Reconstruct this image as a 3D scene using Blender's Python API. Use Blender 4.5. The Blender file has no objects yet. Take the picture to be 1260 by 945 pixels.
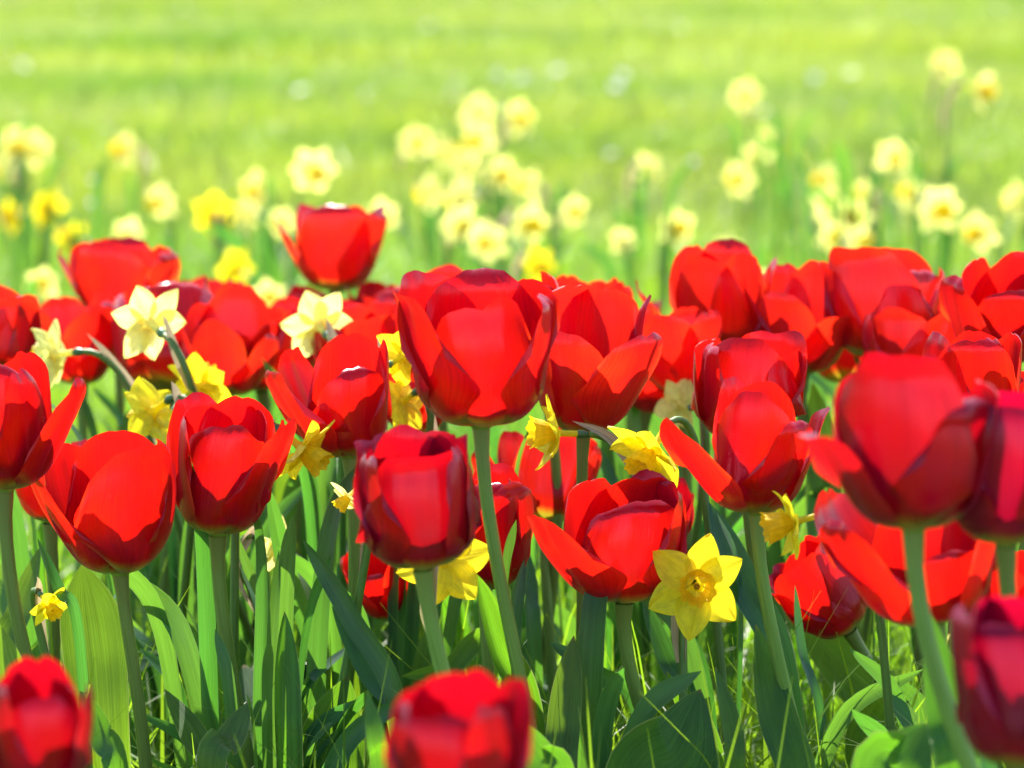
import bpy, math, random
import numpy as np
from mathutils import Vector

R = math.radians
scene = bpy.context.scene
COL = scene.collection

# ------------------------------------------------------------------ camera, world, sun, exposure
F_PX, CAM_H, HORIZON = 3780.0, 0.50, -80.0          # focal length in photo pixels (1260 wide), metres, pixel row
PITCH = math.atan((472.5 - HORIZON) / F_PX)
cam = bpy.data.cameras.new('camera')
cam_ob = bpy.data.objects.new('camera', cam)
COL.objects.link(cam_ob)
cam_ob.location = (0, 0, CAM_H)
cam_ob.rotation_euler = (math.pi / 2 - PITCH, 0, 0)
cam.sensor_width = 36.0
cam.lens = 36.0 * F_PX / 1260.0
cam.clip_start = 0.05
cam.clip_end = 500
cam.dof.use_dof = True
cam.dof.focus_distance = 1.42
cam.dof.aperture_fstop = 9.0
scene.camera = cam_ob

SUN_EL, SUN_AZ = 48.0, -9.0                          # degrees; azimuth from +Y (behind the flowers), positive = to the right
world = bpy.data.worlds.new('World')
scene.world = world
world.use_nodes = True
wn = world.node_tree.nodes
sky = wn.new('ShaderNodeTexSky')
sky.sky_type = 'NISHITA'
sky.sun_disc = False
sky.sun_elevation = R(SUN_EL)
sky.sun_rotation = R(SUN_AZ)
world.node_tree.links.new(sky.outputs[0], wn['Background'].inputs[0])
wn['Background'].inputs[1].default_value = 0.14
sun = bpy.data.lights.new('sun', 'SUN')
sun.energy = 4.6
sun.angle = R(0.5)
sun.color = (1.0, 0.95, 0.86)
sun_ob = bpy.data.objects.new('sun', sun)
COL.objects.link(sun_ob)
sdir = Vector((math.sin(R(SUN_AZ)) * math.cos(R(SUN_EL)), math.cos(R(SUN_AZ)) * math.cos(R(SUN_EL)), math.sin(R(SUN_EL))))
sun_ob.rotation_euler = (-sdir).to_track_quat('-Z', 'Y').to_euler()
sun_ob.location = sdir * 20

vs = scene.view_settings
vs.view_transform = 'Standard'
vs.look = 'None'
vs.exposure = 1.72
vs.gamma = 1.0
vs.use_curve_mapping = False
scene.cycles.use_denoising = True
scene.cycles.max_bounces = 10
scene.cycles.transmission_bounces = 6
scene.cycles.diffuse_bounces = 5
scene.cycles.sample_clamp_indirect = 6

# ------------------------------------------------------------------ helpers
FWD = np.array((0, math.cos(PITCH), -math.sin(PITCH)))
UPV = np.array((0, math.sin(PITCH), math.cos(PITCH)))
RGT = np.array((1.0, 0, 0))
CAMP = np.array((0, 0, CAM_H))


def at(x, y, d):
    """The point that the photo shows at pixel (x, y), D metres in front of the camera."""
    return CAMP + d * (FWD + RGT * ((x - 630.0) / F_PX) + UPV * ((472.5 - y) / F_PX))


def unit(v):
    v = np.asarray(v, float)
    return v / (np.linalg.norm(v) + 1e-12)


def sstep(a, b, x):
    t = np.clip((x - a) / (b - a), 0, 1)
    return t * t * (3 - 2 * t)


def link(name, me, mat, parent=None, loc=None):
    o = bpy.data.objects.new(name, me)
    if mat is not None and not me.materials:
        me.materials.append(mat)
    COL.objects.link(o)
    if parent is not None:
        o.parent = parent
    if loc is not None:
        o.location = loc
    return o


def quads_mesh(name, verts, quads, uv=None):
    """verts (n,3), quads (m,4), uv per vertex (n,2)."""
    me = bpy.data.meshes.new(name)
    n, m = len(verts), len(quads)
    me.vertices.add(n)
    me.vertices.foreach_set('co', np.asarray(verts, np.float32).ravel())
    me.loops.add(m * 4)
    q = np.asarray(quads, np.int32).ravel()
    me.loops.foreach_set('vertex_index', q)
    me.polygons.add(m)
    me.polygons.foreach_set('loop_start', np.arange(0, m * 4, 4, dtype=np.int32))
    me.polygons.foreach_set('loop_total', np.full(m, 4, np.int32))
    me.polygons.foreach_set('use_smooth', np.ones(m, bool))
    if uv is not None:
        l = me.uv_layers.new(name='UVMap')
        l.data.foreach_set('uv', np.asarray(uv, np.float32)[q].ravel())
    me.update(calc_edges=True)
    return me


def grid_quads(nv, nu, off=0, wrap=False):
    i, j = np.meshgrid(np.arange(nv - 1), np.arange(nu if wrap else nu - 1), indexing='ij')
    j2 = (j + 1) % nu
    return np.stack([i * nu + j, i * nu + j2, (i + 1) * nu + j2, (i + 1) * nu + j], -1).reshape(-1, 4) + off


def sheet(P, base):
    """P (nv,nu,3) world points -> (verts relative to base, quads, uv)."""
    nv, nu = P.shape[:2]
    vv, uu = np.meshgrid(np.linspace(0, 1, nv), np.linspace(0, 1, nu), indexing='ij')
    return (P.reshape(-1, 3) - base), grid_quads(nv, nu), np.stack([uu, vv], -1).reshape(-1, 2)


def tube(path, rad, base, seg=10):
    """A closed tube along PATH (n,3) with radius RAD (n)."""
    path = np.asarray(path, float)
    n = len(path)
    tan = np.gradient(path, axis=0)
    tan /= np.linalg.norm(tan, axis=1)[:, None] + 1e-12
    ref = np.array((1.0, 0.13, 0.07)) if abs(tan[0][0]) < 0.8 else np.array((0.0, 0.2, 1.0))
    a = np.cross(tan, ref)
    a /= np.linalg.norm(a, axis=1)[:, None] + 1e-12
    b = np.cross(tan, a)
    ph = np.linspace(0, 2 * math.pi, seg, endpoint=False)
    rad = np.broadcast_to(np.asarray(rad, float), (n,))
    P = path[:, None] + rad[:, None, None] * (a[:, None] * np.cos(ph)[None, :, None] + b[:, None] * np.sin(ph)[None, :, None])
    uv = np.stack(np.meshgrid(np.linspace(0, 1, n), np.linspace(0, 1, seg), indexing='ij')[::-1], -1).reshape(-1, 2)
    return P.reshape(-1, 3) - base, grid_quads(n, seg, 0, True), uv


def bez(p0, p1, p2, p3, n):
    t = np.linspace(0, 1, n)[:, None]
    p0, p1, p2, p3 = (np.asarray(p, float) for p in (p0, p1, p2, p3))
    return (1 - t) ** 3 * p0 + 3 * (1 - t) ** 2 * t * p1 + 3 * (1 - t) * t * t * p2 + t ** 3 * p3


def catmull(pts, n):
    p = np.asarray(pts, float)
    p = np.vstack([2 * p[0] - p[1], p, 2 * p[-1] - p[-2]])
    k = len(p) - 3
    out = []
    for t in np.linspace(0, k - 1e-6, n):
        i = int(t)
        s = t - i
        a, b, c, d = p[i:i + 4]
        out.append(0.5 * ((2 * b) + (c - a) * s + (2 * a - 5 * b + 4 * c - d) * s * s + (3 * b - a - 3 * c + d) * s ** 3))
    return np.array(out)


def thing(name, label, cat, loc, group=None):
    o = bpy.data.objects.new(name, None)
    o.empty_display_size = 0.02
    COL.objects.link(o)
    o.location = Vector(loc)
    o['label'] = label
    o['category'] = cat
    if group:
        o['group'] = group
    return o


# ------------------------------------------------------------------ materials
def new_mat(name):
    m = bpy.data.materials.new(name)
    m.use_nodes = True
    nt = m.node_tree
    nt.nodes.clear()
    out = nt.nodes.new('ShaderNodeOutputMaterial')
    return m, nt, out


class NT:
    def __init__(self, nt):
        self.nt = nt

    def n(self, t, **kw):
        nd = self.nt.nodes.new(t)
        for k, v in kw.items():
            setattr(nd, k, v)
        return nd

    def l(self, a, b):
        self.nt.links.new(a, b)

    def val(self, x, sock):
        if hasattr(x, 'default_value') and hasattr(x, 'is_output'):
            self.l(x, sock)
        else:
            sock.default_value = x

    def mix(self, fac, a, b, mode='MIX'):
        m = self.n('ShaderNodeMix', data_type='RGBA', blend_type=mode)
        self.val(fac, m.inputs[0])
        for s, x in ((m.inputs[6], a), (m.inputs[7], b)):
            self.val(x if not isinstance(x, tuple) or len(x) == 4 else (*x, 1), s)
        return m.outputs[2]

    def math(self, op, a, b=0.0, c=None, clamp=False):
        m = self.n('ShaderNodeMath', operation=op, use_clamp=clamp)
        self.val(a, m.inputs[0])
        self.val(b, m.inputs[1])
        if c is not None:
            self.val(c, m.inputs[2])
        return m.outputs[0]

    def rng(self, x, a, b, c=0.0, d=1.0):
        m = self.n('ShaderNodeMapRange', interpolation_type='SMOOTHSTEP')
        self.val(x, m.inputs[0])
        for i, v in enumerate((a, b, c, d)):
            m.inputs[i + 1].default_value = v
        return m.outputs[0]

    def noise(self, vec, scale, detail=3.0, rough=0.5, stretch=None):
        if stretch:
            mp = self.n('ShaderNodeMapping')
            mp.inputs['Scale'].default_value = stretch
            self.l(vec, mp.inputs[0])
            vec = mp.outputs[0]
        t = self.n('ShaderNodeTexNoise')
        self.l(vec, t.inputs['Vector'])
        t.inputs['Scale'].default_value = scale
        t.inputs['Detail'].default_value = detail
        t.inputs['Roughness'].default_value = rough
        return t.outputs[0]

    def sheet_shader(self, col, tcol, tfac, rough, spec=0.5, bump=None, bump_d=0.0005, bump_s=0.3, coat=0.0, sheen=0.0, sheen_tint=(1, 1, 1), spec_tint=(1, 1, 1)):
        p = self.n('ShaderNodeBsdfPrincipled')
        self.val(col if not isinstance(col, tuple) else (*col, 1), p.inputs['Base Color'])
        self.val(rough, p.inputs['Roughness'])
        p.inputs['Specular IOR Level'].default_value = spec
        p.inputs['Specular Tint'].default_value = (*spec_tint, 1)
        p.inputs['Coat Weight'].default_value = coat
        p.inputs['Coat Roughness'].default_value = 0.25
        p.inputs['Sheen Weight'].default_value = sheen
        p.inputs['Sheen Roughness'].default_value = 0.4
        p.inputs['Sheen Tint'].default_value = (*sheen_tint, 1)
        t = self.n('ShaderNodeBsdfTranslucent')
        self.val(tcol if not isinstance(tcol, tuple) else (*tcol, 1), t.inputs[0])
        if bump is not None:
            b = self.n('ShaderNodeBump')
            b.inputs['Strength'].default_value = bump_s
            b.inputs['Distance'].default_value = bump_d
            self.l(bump, b.inputs['Height'])
            self.l(b.outputs[0], p.inputs['Normal'])
            self.l(b.outputs[0], t.inputs['Normal'])
        mx = self.n('ShaderNodeMixShader')
        self.val(tfac, mx.inputs[0])
        self.l(p.outputs[0], mx.inputs[1])
        self.l(t.outputs[0], mx.inputs[2])
        return mx.outputs[0]


def uv_parts(g):
    tc = g.n('ShaderNodeTexCoord')
    sp = g.n('ShaderNodeSeparateXYZ')
    g.l(tc.outputs['UV'], sp.inputs[0])
    return tc.outputs['UV'], sp.outputs[0], sp.outputs[1]


def tulip_petal_mat(name, outer, inner, glow):
    m, nt, out = new_mat(name)
    g = NT(nt)
    uv, u, v = uv_parts(g)
    rnd = g.n('ShaderNodeObjectInfo').outputs['Random']
    back = g.n('ShaderNodeNewGeometry').outputs['Backfacing']
    # every petal reads another part of the noise
    off = g.n('ShaderNodeVectorMath', operation='ADD')
    g.l(uv, off.inputs[0])
    cmb = g.n('ShaderNodeCombineXYZ')
    g.l(g.math('MULTIPLY', rnd, 37.0), cmb.inputs[0])
    g.l(g.math('MULTIPLY', rnd, 91.0), cmb.inputs[1])
    g.l(cmb.outputs[0], off.inputs[1])
    st = g.noise(off.outputs[0], 1.0, 4, 0.6, (46, 1.6, 1))
    blot = g.noise(off.outputs[0], 3.0, 3, 0.5)
    veins = g.noise(off.outputs[0], 1.0, 2, 0.5, (90, 2.5, 1))
    mid = g.math('ABSOLUTE', g.math('SUBTRACT', u, 0.5))
    edge = g.rng(mid, 0.40, 0.5)
    col = g.mix(back, (*inner, 1), (*outer, 1))
    col = g.mix(g.rng(st, 0.35, 0.7), col, g.mix(1.0, col, (0.82, 0.7, 0.95, 1), 'MULTIPLY'))
    # plum flame up the middle of the outside
    flame = g.math('MULTIPLY', g.math('MULTIPLY', g.rng(mid, 0.24, 0.0), back), g.rng(blot, 0.3, 0.7))
    col = g.mix(g.math('MULTIPLY', flame, 0.55), col, (0.14, 0.002, 0.024, 1))
    body = g.rng(g.math('ADD', mid, g.math('MULTIPLY', g.math('SUBTRACT', blot, 0.5), 0.25)), 0.05, 0.46)
    tcol = g.mix(body, (glow[0] * 0.70, glow[1] * 0.40, glow[2] * 0.8, 1), (*glow, 1))
    tcol = g.mix(edge, tcol, (min(1, glow[0] * 1.15), glow[1] * 3.2, glow[2] * 1.8, 1))
    fine = g.noise(off.outputs[0], 1.0, 3, 0.6, (120, 3.0, 1))
    tcol = g.mix(g.math('MULTIPLY', g.rng(g.math('ADD', g.math('MULTIPLY', st, 0.6), g.math('MULTIPLY', fine, 0.4)), 0.40, 0.62), 0.55), tcol, (glow[0] * 0.52, glow[1] * 0.25, glow[2] * 0.9, 1))
    nick = g.rng(g.noise(off.outputs[0], 1.0, 2, 0.5, (26, 14, 1)), 0.735, 0.77)
    col = g.mix(g.math('MULTIPLY', nick, 0.6), col, (0.45, 0.06, 0.08, 1))
    # yellow-green foot of the petal
    foot = g.rng(g.math('ADD', v, g.math('MULTIPLY', st, 0.06)), 0.30, 0.17)
    col = g.mix(foot, col, (0.20, 0.21, 0.015, 1))
    tcol = g.mix(foot, tcol, (0.5, 0.42, 0.02, 1))
    hsv = g.n('ShaderNodeHueSaturation')
    g.l(col, hsv.inputs['Color'])
    g.l(g.rng(rnd, 0, 1, 0.85, 1.12), hsv.inputs['Value'])
    g.l(g.rng(blot, 0.3, 0.7, 0.492, 0.506), hsv.inputs['Hue'])
    hgt = g.math('ADD', veins, g.math('MULTIPLY', blot, 1.2))
    sh = g.sheet_shader(hsv.outputs[0], tcol, g.rng(g.math('ADD', v, g.math('MULTIPLY', mid, 0.25)), 0.05, 0.80, 0.26, 0.52), g.rng(st, 0.3, 0.7, 0.17, 0.26), 0.65, hgt, 0.0006, 0.22, sheen=0.12, sheen_tint=(1, 0.4, 0.65), spec_tint=(1, 0.5, 0.68))
    g.l(sh, out.inputs[0])
    return m


def simple_sheet(name, col, tcol, tfac, rough, spec=0.5, vary=0.25, stretch=(40, 1.5, 1), edge_col=None, hue=0.02, bump_s=0.3, tip_col=None, blotch=0.0):
    m, nt, out = new_mat(name)
    g = NT(nt)
    uv, u, v = uv_parts(g)
    rnd = g.n('ShaderNodeObjectInfo').outputs['Random']
    off = g.n('ShaderNodeVectorMath', operation='ADD')
    g.l(uv, off.inputs[0])
    cmb = g.n('ShaderNodeCombineXYZ')
    g.l(g.math('MULTIPLY', rnd, 53.0), cmb.inputs[0])
    g.l(g.math('MULTIPLY', rnd, 17.0), cmb.inputs[1])
    g.l(cmb.outputs[0], off.inputs[1])
    st = g.noise(off.outputs[0], 1.0, 4, 0.55, stretch)
    bl = g.noise(off.outputs[0], 4.0, 4, 0.6)
    k = g.rng(st, 0.3, 0.7)
    c = g.mix(k, tuple(x * (1 - vary) for x in col) + (1,), tuple(x * (1 + vary) for x in col) + (1,))
    t = g.mix(k, tuple(x * (1 - vary * 0.7) for x in tcol) + (1,), tuple(min(1, x * (1 + vary * 0.5)) for x in tcol) + (1,))
    if blotch:
        c = g.mix(g.math('MULTIPLY', g.rng(bl, 0.45, 0.75), blotch), c, (col[0] * 1.9, col[1] * 1.5, col[2] * 1.2, 1))
    if edge_col:
        mid = g.math('ABSOLUTE', g.math('SUBTRACT', u, 0.5))
        e = g.rng(mid, 0.475, 0.497)
        c = g.mix(e, c, (*edge_col, 1))
        t = g.mix(e, t, (*edge_col, 1))
    if tip_col:
        e = g.rng(g.math('ADD', v, g.math('MULTIPLY', bl, 0.03)), 0.985, 1.02)
        c = g.mix(e, c, (*tip_col, 1))
    hs = []
    for x in (c, t):
        h = g.n('ShaderNodeHueSaturation')
        g.l(x, h.inputs['Color'])
        g.l(g.rng(rnd, 0, 1, 0.5 - hue, 0.5 + hue), h.inputs['Hue'])
        g.l(g.rng(bl, 0.25, 0.75, 0.86, 1.14), h.inputs['Value'])
        hs.append(h.outputs[0])
    sh = g.sheet_shader(hs[0], hs[1], tfac, g.rng(bl, 0.3, 0.7, rough * 0.85, rough * 1.2), spec, st, 0.0006, bump_s)
    g.l(sh, out.inputs[0])
    return m


def grass_mat(name, a, b, dry, ta, tb, scale):
    """Blade colour varies from blade to blade (uv.x holds a random number) and in patches over the ground."""
    m, nt, out = new_mat(name)
    g = NT(nt)
    uv, u, v = uv_parts(g)
    pos = g.n('ShaderNodeNewGeometry').outputs['Position']
    pn = g.noise(pos, scale, 3, 0.5, (0.55, 1.0, 0))
    dn = g.noise(pos, scale * 0.55, 4, 0.65, (0.5, 1.3, 0))
    k = g.math('ADD', g.math('MULTIPLY', u, 0.3), g.math('SUBTRACT', g.math('MULTIPLY', pn, 3.4), 1.22), clamp=True)
    c = g.mix(k, (*a, 1), (*b, 1))
    t = g.mix(k, (*ta, 1), (*tb, 1))
    d = g.math('MULTIPLY', g.rng(g.math('ADD', dn, g.math('MULTIPLY', u, 0.16)), 0.60, 0.78), 0.6)
    c = g.mix(d, c, (*dry, 1))
    t = g.mix(d, t, tuple(x * 1.5 for x in dry) + (1,))
    sh = g.sheet_shader(c, t, 0.5, 0.42, 0.4)
    g.l(sh, out.inputs[0])
    return m


def solid_mat(name, col, rough=0.5, scale=60, vary=0.3, stretch=None, spec=0.4, trans=0.0, tcol=None):
    m, nt, out = new_mat(name)
    g = NT(nt)
    tc = g.n('ShaderNodeTexCoord').outputs['Object']
    ns = g.noise(tc, scale, 4, 0.6, stretch)
    c = g.mix(g.rng(ns, 0.3, 0.7), tuple(x * (1 - vary) for x in col) + (1,), tuple(min(1, x * (1 + vary)) for x in col) + (1,))
    sh = g.sheet_shader(c, tcol or col, trans, rough, spec, ns, 0.001, 0.25)
    g.l(sh, out.inputs[0])
    return m


def stem_mat(name, col, top):
    m, nt, out = new_mat(name)
    g = NT(nt)
    uv, u, v = uv_parts(g)
    rnd = g.n('ShaderNodeObjectInfo').outputs['Random']
    ns = g.noise(uv, 1.0, 4, 0.6, (14, 9, 1))
    c = g.mix(g.rng(ns, 0.3, 0.7), tuple(x * 0.8 for x in col) + (1,), tuple(x * 1.2 for x in col) + (1,))
    c = g.mix(g.rng(v, 0.12, 0.0), c, (*top, 1))
    h = g.n('ShaderNodeHueSaturation')
    g.l(c, h.inputs['Color'])
    g.l(g.rng(rnd, 0, 1, 0.485, 0.515), h.inputs['Hue'])
    g.l(g.rng(rnd, 0, 1, 0.85, 1.2), h.inputs['Value'])
    p = g.n('ShaderNodeBsdfPrincipled')
    g.l(h.outputs[0], p.inputs['Base Color'])
    p.inputs['Roughness'].default_value = 0.42
    p.inputs['Subsurface Weight'].default_value = 0.25
    p.inputs['Subsurface Radius'].default_value = (0.004, 0.006, 0.002)
    p.inputs['Subsurface Scale'].default_value = 0.6
    p.inputs['Specular IOR Level'].default_value = 0.3
    g.l(p.outputs[0], out.inputs[0])
    return m


M = {}
M['tulip'] = tulip_petal_mat('tulip petal red', (0.27, 0.0012, 0.014), (0.38, 0.003, 0.007), (0.95, 0.017, 0.0045))
M['tulip_shaded'] = tulip_petal_mat('tulip petal red shaded', (0.19, 0.0012, 0.024), (0.30, 0.002, 0.012), (0.64, 0.006, 0.008))  # darker copy of the red: shade on the near blooms put into the colour
M['tulip_plum_shade'] = tulip_petal_mat('tulip petal plum shade', (0.15, 0.0016, 0.038), (0.24, 0.002, 0.02), (0.60, 0.005, 0.024))  # purplish copy: shade and bluish sky reflection put into the petal colour
M['tulip_lit'] = tulip_petal_mat('tulip petal red lit', (0.32, 0.0024, 0.020), (0.44, 0.006, 0.007), (1.0, 0.034, 0.007))  # brighter copy: overexposed glow of back-row and sunlit blooms put into the colour
M['receptacle'] = solid_mat('tulip flower base', (0.16, 0.22, 0.03), 0.45)
M['pistil'] = solid_mat('tulip pistil', (0.45, 0.42, 0.08), 0.5)
M['tulip_stem'] = stem_mat('tulip stem', (0.15, 0.225, 0.045), (0.15, 0.18, 0.04))
M['daff_stem'] = stem_mat('daffodil stem', (0.085, 0.165, 0.03), (0.11, 0.18, 0.03))
M['tulip_leaf'] = simple_sheet('tulip leaf', (0.032, 0.095, 0.024), (0.19, 0.41, 0.012), 0.45, 0.50, 0.3, 0.34, (44, 0.8, 1), (0.30, 0.36, 0.10), 0.018, 0.35, (0.25, 0.12, 0.05), 0.3)
M['daff_leaf'] = simple_sheet('daffodil leaf', (0.018, 0.072, 0.036), (0.14, 0.37, 0.026), 0.40, 0.42, 0.4, 0.2, (20, 0.8, 1), (0.14, 0.26, 0.08), 0.015, 0.3)
M['daff_yellow'] = simple_sheet('daffodil petal yellow', (0.80, 0.67, 0.014), (0.90, 0.76, 0.02), 0.5, 0.5, 0.3, 0.12, (26, 1.4, 1), None, 0.006, 0.4)
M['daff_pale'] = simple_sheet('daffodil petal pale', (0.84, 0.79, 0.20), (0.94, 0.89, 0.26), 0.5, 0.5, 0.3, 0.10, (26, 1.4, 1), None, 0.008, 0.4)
M['trumpet_yellow'] = simple_sheet('daffodil trumpet yellow', (0.80, 0.55, 0.006), (0.90, 0.62, 0.01), 0.45, 0.5, 0.3, 0.16, (60, 2, 1), None, 0.004, 0.5)
M['trumpet_orange'] = simple_sheet('daffodil trumpet orange', (0.82, 0.50, 0.005), (0.92, 0.56, 0.008), 0.45, 0.5, 0.3, 0.16, (60, 2, 1), None, 0.004, 0.5)
M['stamen'] = solid_mat('stamens', (0.70, 0.38, 0.02), 0.6)
M['ovary'] = solid_mat('daffodil ovary', (0.05, 0.13, 0.04), 0.35)
M['sheath'] = simple_sheet('papery sheath', (0.42, 0.33, 0.22), (0.45, 0.34, 0.2), 0.35, 0.5, 0.3, 0.3, (22, 2, 1), None, 0.01, 0.6)
M['daisy'] = simple_sheet('daisy petals', (0.82, 0.82, 0.80), (0.7, 0.7, 0.65), 0.3, 0.6, 0.3, 0.05)
M['grass'] = grass_mat('bed grass', (0.035, 0.10, 0.008), (0.08, 0.17, 0.012), (0.09, 0.14, 0.02), (0.16, 0.40, 0.01), (0.34, 0.56, 0.02), 2.5)
M['lawn'] = grass_mat('lawn grass', (0.040, 0.11, 0.004), (0.13, 0.17, 0.016), (0.29, 0.31, 0.14), (0.13, 0.31, 0.006), (0.40, 0.50, 0.04), 0.6)


def ground_mat():
    m, nt, out = new_mat('lawn soil and moss')
    g = NT(nt)
    pos = g.n('ShaderNodeNewGeometry').outputs['Position']
    a = g.noise(pos, 3.0, 6, 0.65)
    b = g.noise(pos, 40.0, 4, 0.7)
    c = g.mix(g.rng(a, 0.3, 0.7), (0.04, 0.08, 0.008, 1), (0.09, 0.14, 0.015, 1))
    c = g.mix(g.rng(b, 0.5, 0.75), c, (0.05, 0.038, 0.02, 1))
    p = g.n('ShaderNodeBsdfPrincipled')
    g.l(c, p.inputs['Base Color'])
    p.inputs['Roughness'].default_value = 0.9
    p.inputs['Specular IOR Level'].default_value = 0.1
    bp = g.n('ShaderNodeBump')
    bp.inputs['Distance'].default_value = 0.02
    g.l(b, bp.inputs['Height'])
    g.l(bp.outputs[0], p.inputs['Normal'])
    g.l(p.outputs[0], out.inputs[0])
    return m


# ------------------------------------------------------------------ the ground and its grass
def ground_z(x, y):
    x = np.asarray(x, float)
    y = np.asarray(y, float)
    k = sstep(3.2, 7.0, y)
    return k * (0.022 * np.sin(0.9 * y + 0.25 * x + 0.6) + 0.020 * np.sin(0.47 * y - 0.35 * x + 2.0) + 0.016 * np.sin(2.1 * y + 0.9 * x) * np.sin(0.8 * x + 1.1)
                + 0.010 * np.sin(3.3 * x + 1.7 * y))


def build_ground():
    ys = np.concatenate([np.linspace(-20, 0, 6)[:-1], np.linspace(0, 45, 260), np.geomspace(46, 400, 24)])
    xs = np.concatenate([-np.geomspace(300, 12.5, 14), np.linspace(-12, 12, 100), np.geomspace(12.5, 300, 14)])
    X, Y = np.meshgrid(xs, ys)
    P = np.stack([X, Y, ground_z(X, Y)], -1)
    me = quads_mesh('lawn', P.reshape(-1, 3), grid_quads(len(ys), len(xs)))
    o = link('lawn', me, ground_mat())
    o['kind'] = 'structure'


def blades(name, x, y, h, w, lean, mat, rng, seg=3):
    n = len(x)
    z = ground_z(x, y)
    az = rng.uniform(0, 2 * math.pi, n)
    fa = az + rng.normal(0, 0.5, n)
    t = np.linspace(0, 1, seg + 1)
    bend = lean[:, None] * h[:, None] * t[None] ** 2
    cx = x[:, None] + np.cos(az)[:, None] * bend
    cy = y[:, None] + np.sin(az)[:, None] * bend
    cz = z[:, None] - 0.004 + h[:, None] * (t[None] - 0.28 * np.minimum(lean, 1.4)[:, None] * t[None] ** 3)
    hw = 0.5 * w[:, None] * (1 - t[None] ** 1.7 * 0.93)
    dx, dy = -np.sin(fa)[:, None] * hw, np.cos(fa)[:, None] * hw
    Lp = np.stack([cx - dx, cy - dy, cz], -1)
    Rp = np.stack([cx + dx, cy + dy, cz], -1)
    V = np.stack([Lp, Rp], 2).reshape(n, (seg + 1) * 2, 3)
    q = np.array([[2 * i, 2 * i + 1, 2 * i + 3, 2 * i + 2] for i in range(seg)])
    Q = (q[None] + (np.arange(n) * (seg + 1) * 2)[:, None, None]).reshape(-1, 4)
    uv = np.empty((n, (seg + 1) * 2, 2))
    uv[..., 0] = rng.random(n)[:, None]
    uv[..., 1] = np.repeat(t, 2)[None]
    me = quads_mesh(name, V.reshape(-1, 3), Q, uv.reshape(-1, 2))
    o = link(name, me, mat)
    o['kind'] = 'stuff'
    return o


def build_grass():
    rng = np.random.default_rng(5)
    # long grass in the flower bed
    n = 94000
    y = 1.15 + 3.85 * rng.random(n) ** 1.25
    x = rng.uniform(-1, 1, n) * (0.34 + 0.25 * y)
    cl = np.sin(9 * x + 3 * y) * np.sin(7 * y - 4 * x + 1.0)
    keep = rng.random(n) < 0.62 + 0.38 * cl
    x, y = x[keep], y[keep]
    n = len(x)
    o = blades('bed_grass', x, y, rng.gamma(8, 0.0142, n).clip(0.04, 0.21) * (1 - 0.5 * sstep(3.0, 5.0, y)), rng.uniform(0.0016, 0.0034, n), rng.gamma(2.0, 0.28, n).clip(0, 1.6), M['grass'], rng, 5)
    o['label'] = 'long thin green grass growing between the flower stems'
    o['category'] = 'grass'
    # the mown lawn beyond
    xs, ys, hs, ws = [], [], [], []
    for y0, y1, dens, h0, w0 in ((3.0, 6, 6500, 0.055, 0.0030), (6, 12, 3200, 0.06, 0.0042), (12, 22, 1300, 0.06, 0.007), (22, 36, 520, 0.065, 0.011)):
        m = int((y1 - y0) * (0.75 * (y0 + y1) / 2 + 1.5) * dens * 0.85)
        yy = rng.uniform(y0, y1, m)
        xx = rng.uniform(-0.5, 0.5, m) * (0.75 * yy + 1.5)
        xs.append(xx); ys.append(yy)
        hs.append(h0 * rng.gamma(7, 1 / 7, m) * (1 + 0.45 * np.sin(1.7 * xx + 0.6 * yy) * np.sin(1.3 * yy)))
        ws.append(w0 * rng.uniform(0.7, 1.3, m))
    x, y, h, w = map(np.concatenate, (xs, ys, hs, ws))
    o = blades('lawn_grass', x, y, h, w, rng.gamma(3, 0.22, len(x)).clip(0, 1.7), M['lawn'], rng, 2)
    o['label'] = 'bright sunlit yellow green lawn stretching away behind the flowers'
    o['category'] = 'grass'


build_ground()
build_grass()

# ------------------------------------------------------------------ leaves
def leaf_points(pts, width, face, fold=0.25, peak=0.45, tip=1.0, nv=26, nu=9, twist=0.0, wave=0.0, seed=0):
    """A leaf along pts (base first); face = degrees the upper side turns (0 = to the camera, 90 = to the right)."""
    c = catmull(pts, nv)
    s = np.linspace(0, 1, nv)
    tan = np.gradient(c, axis=0)
    tan /= np.linalg.norm(tan, axis=1)[:, None]
    prof = np.where(s < peak, 0.55 + 0.45 * np.sin(np.clip(s / peak, 0, 1) * math.pi / 2), np.cos(np.clip((s - peak) / (1 - peak), 0, 1) ** (1.25 * tip) * math.pi / 2) ** 0.85)
    hw = 0.5 * width * np.maximum(prof, 0.01)
    u = np.linspace(-1, 1, nu)
    P = np.empty((nv, nu, 3))
    rs = np.random.RandomState(seed)
    ph = rs.rand(2) * 6.28
    for i in range(nv):
        a = R(face + twist * (s[i] - 0.5))
        nrm = np.array((math.sin(a), -math.cos(a), 0.15))
        side = unit(np.cross(nrm, tan[i]))
        up = np.cross(tan[i], side)
        lat = hw[i] * np.sin(np.abs(u) * (1 - 0.25 * fold)) / math.sin(1 - 0.25 * fold) * np.sign(u)
        lift = fold * hw[i] * np.abs(u) ** 1.3 * (1.2 - 0.6 * s[i])
        wv = wave * hw[i] * (np.sin(7 * s[i] + ph[0]) * np.maximum(u, 0) ** 2 + np.sin(6 * s[i] + ph[1]) * np.maximum(-u, 0) ** 2)
        P[i] = c[i] + side[None] * lat[:, None] - up[None] * 0 + nrm[None] * (lift + wv)[:, None]
    return P


def add_leaf(root, pts, width, face, mat, **kw):
    base = np.array(root.location)
    v, q, uv = sheet(leaf_points(pts, width, face, **kw), base)
    return link('leaf', quads_mesh('leaf', v, q, uv), mat, root)


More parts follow.
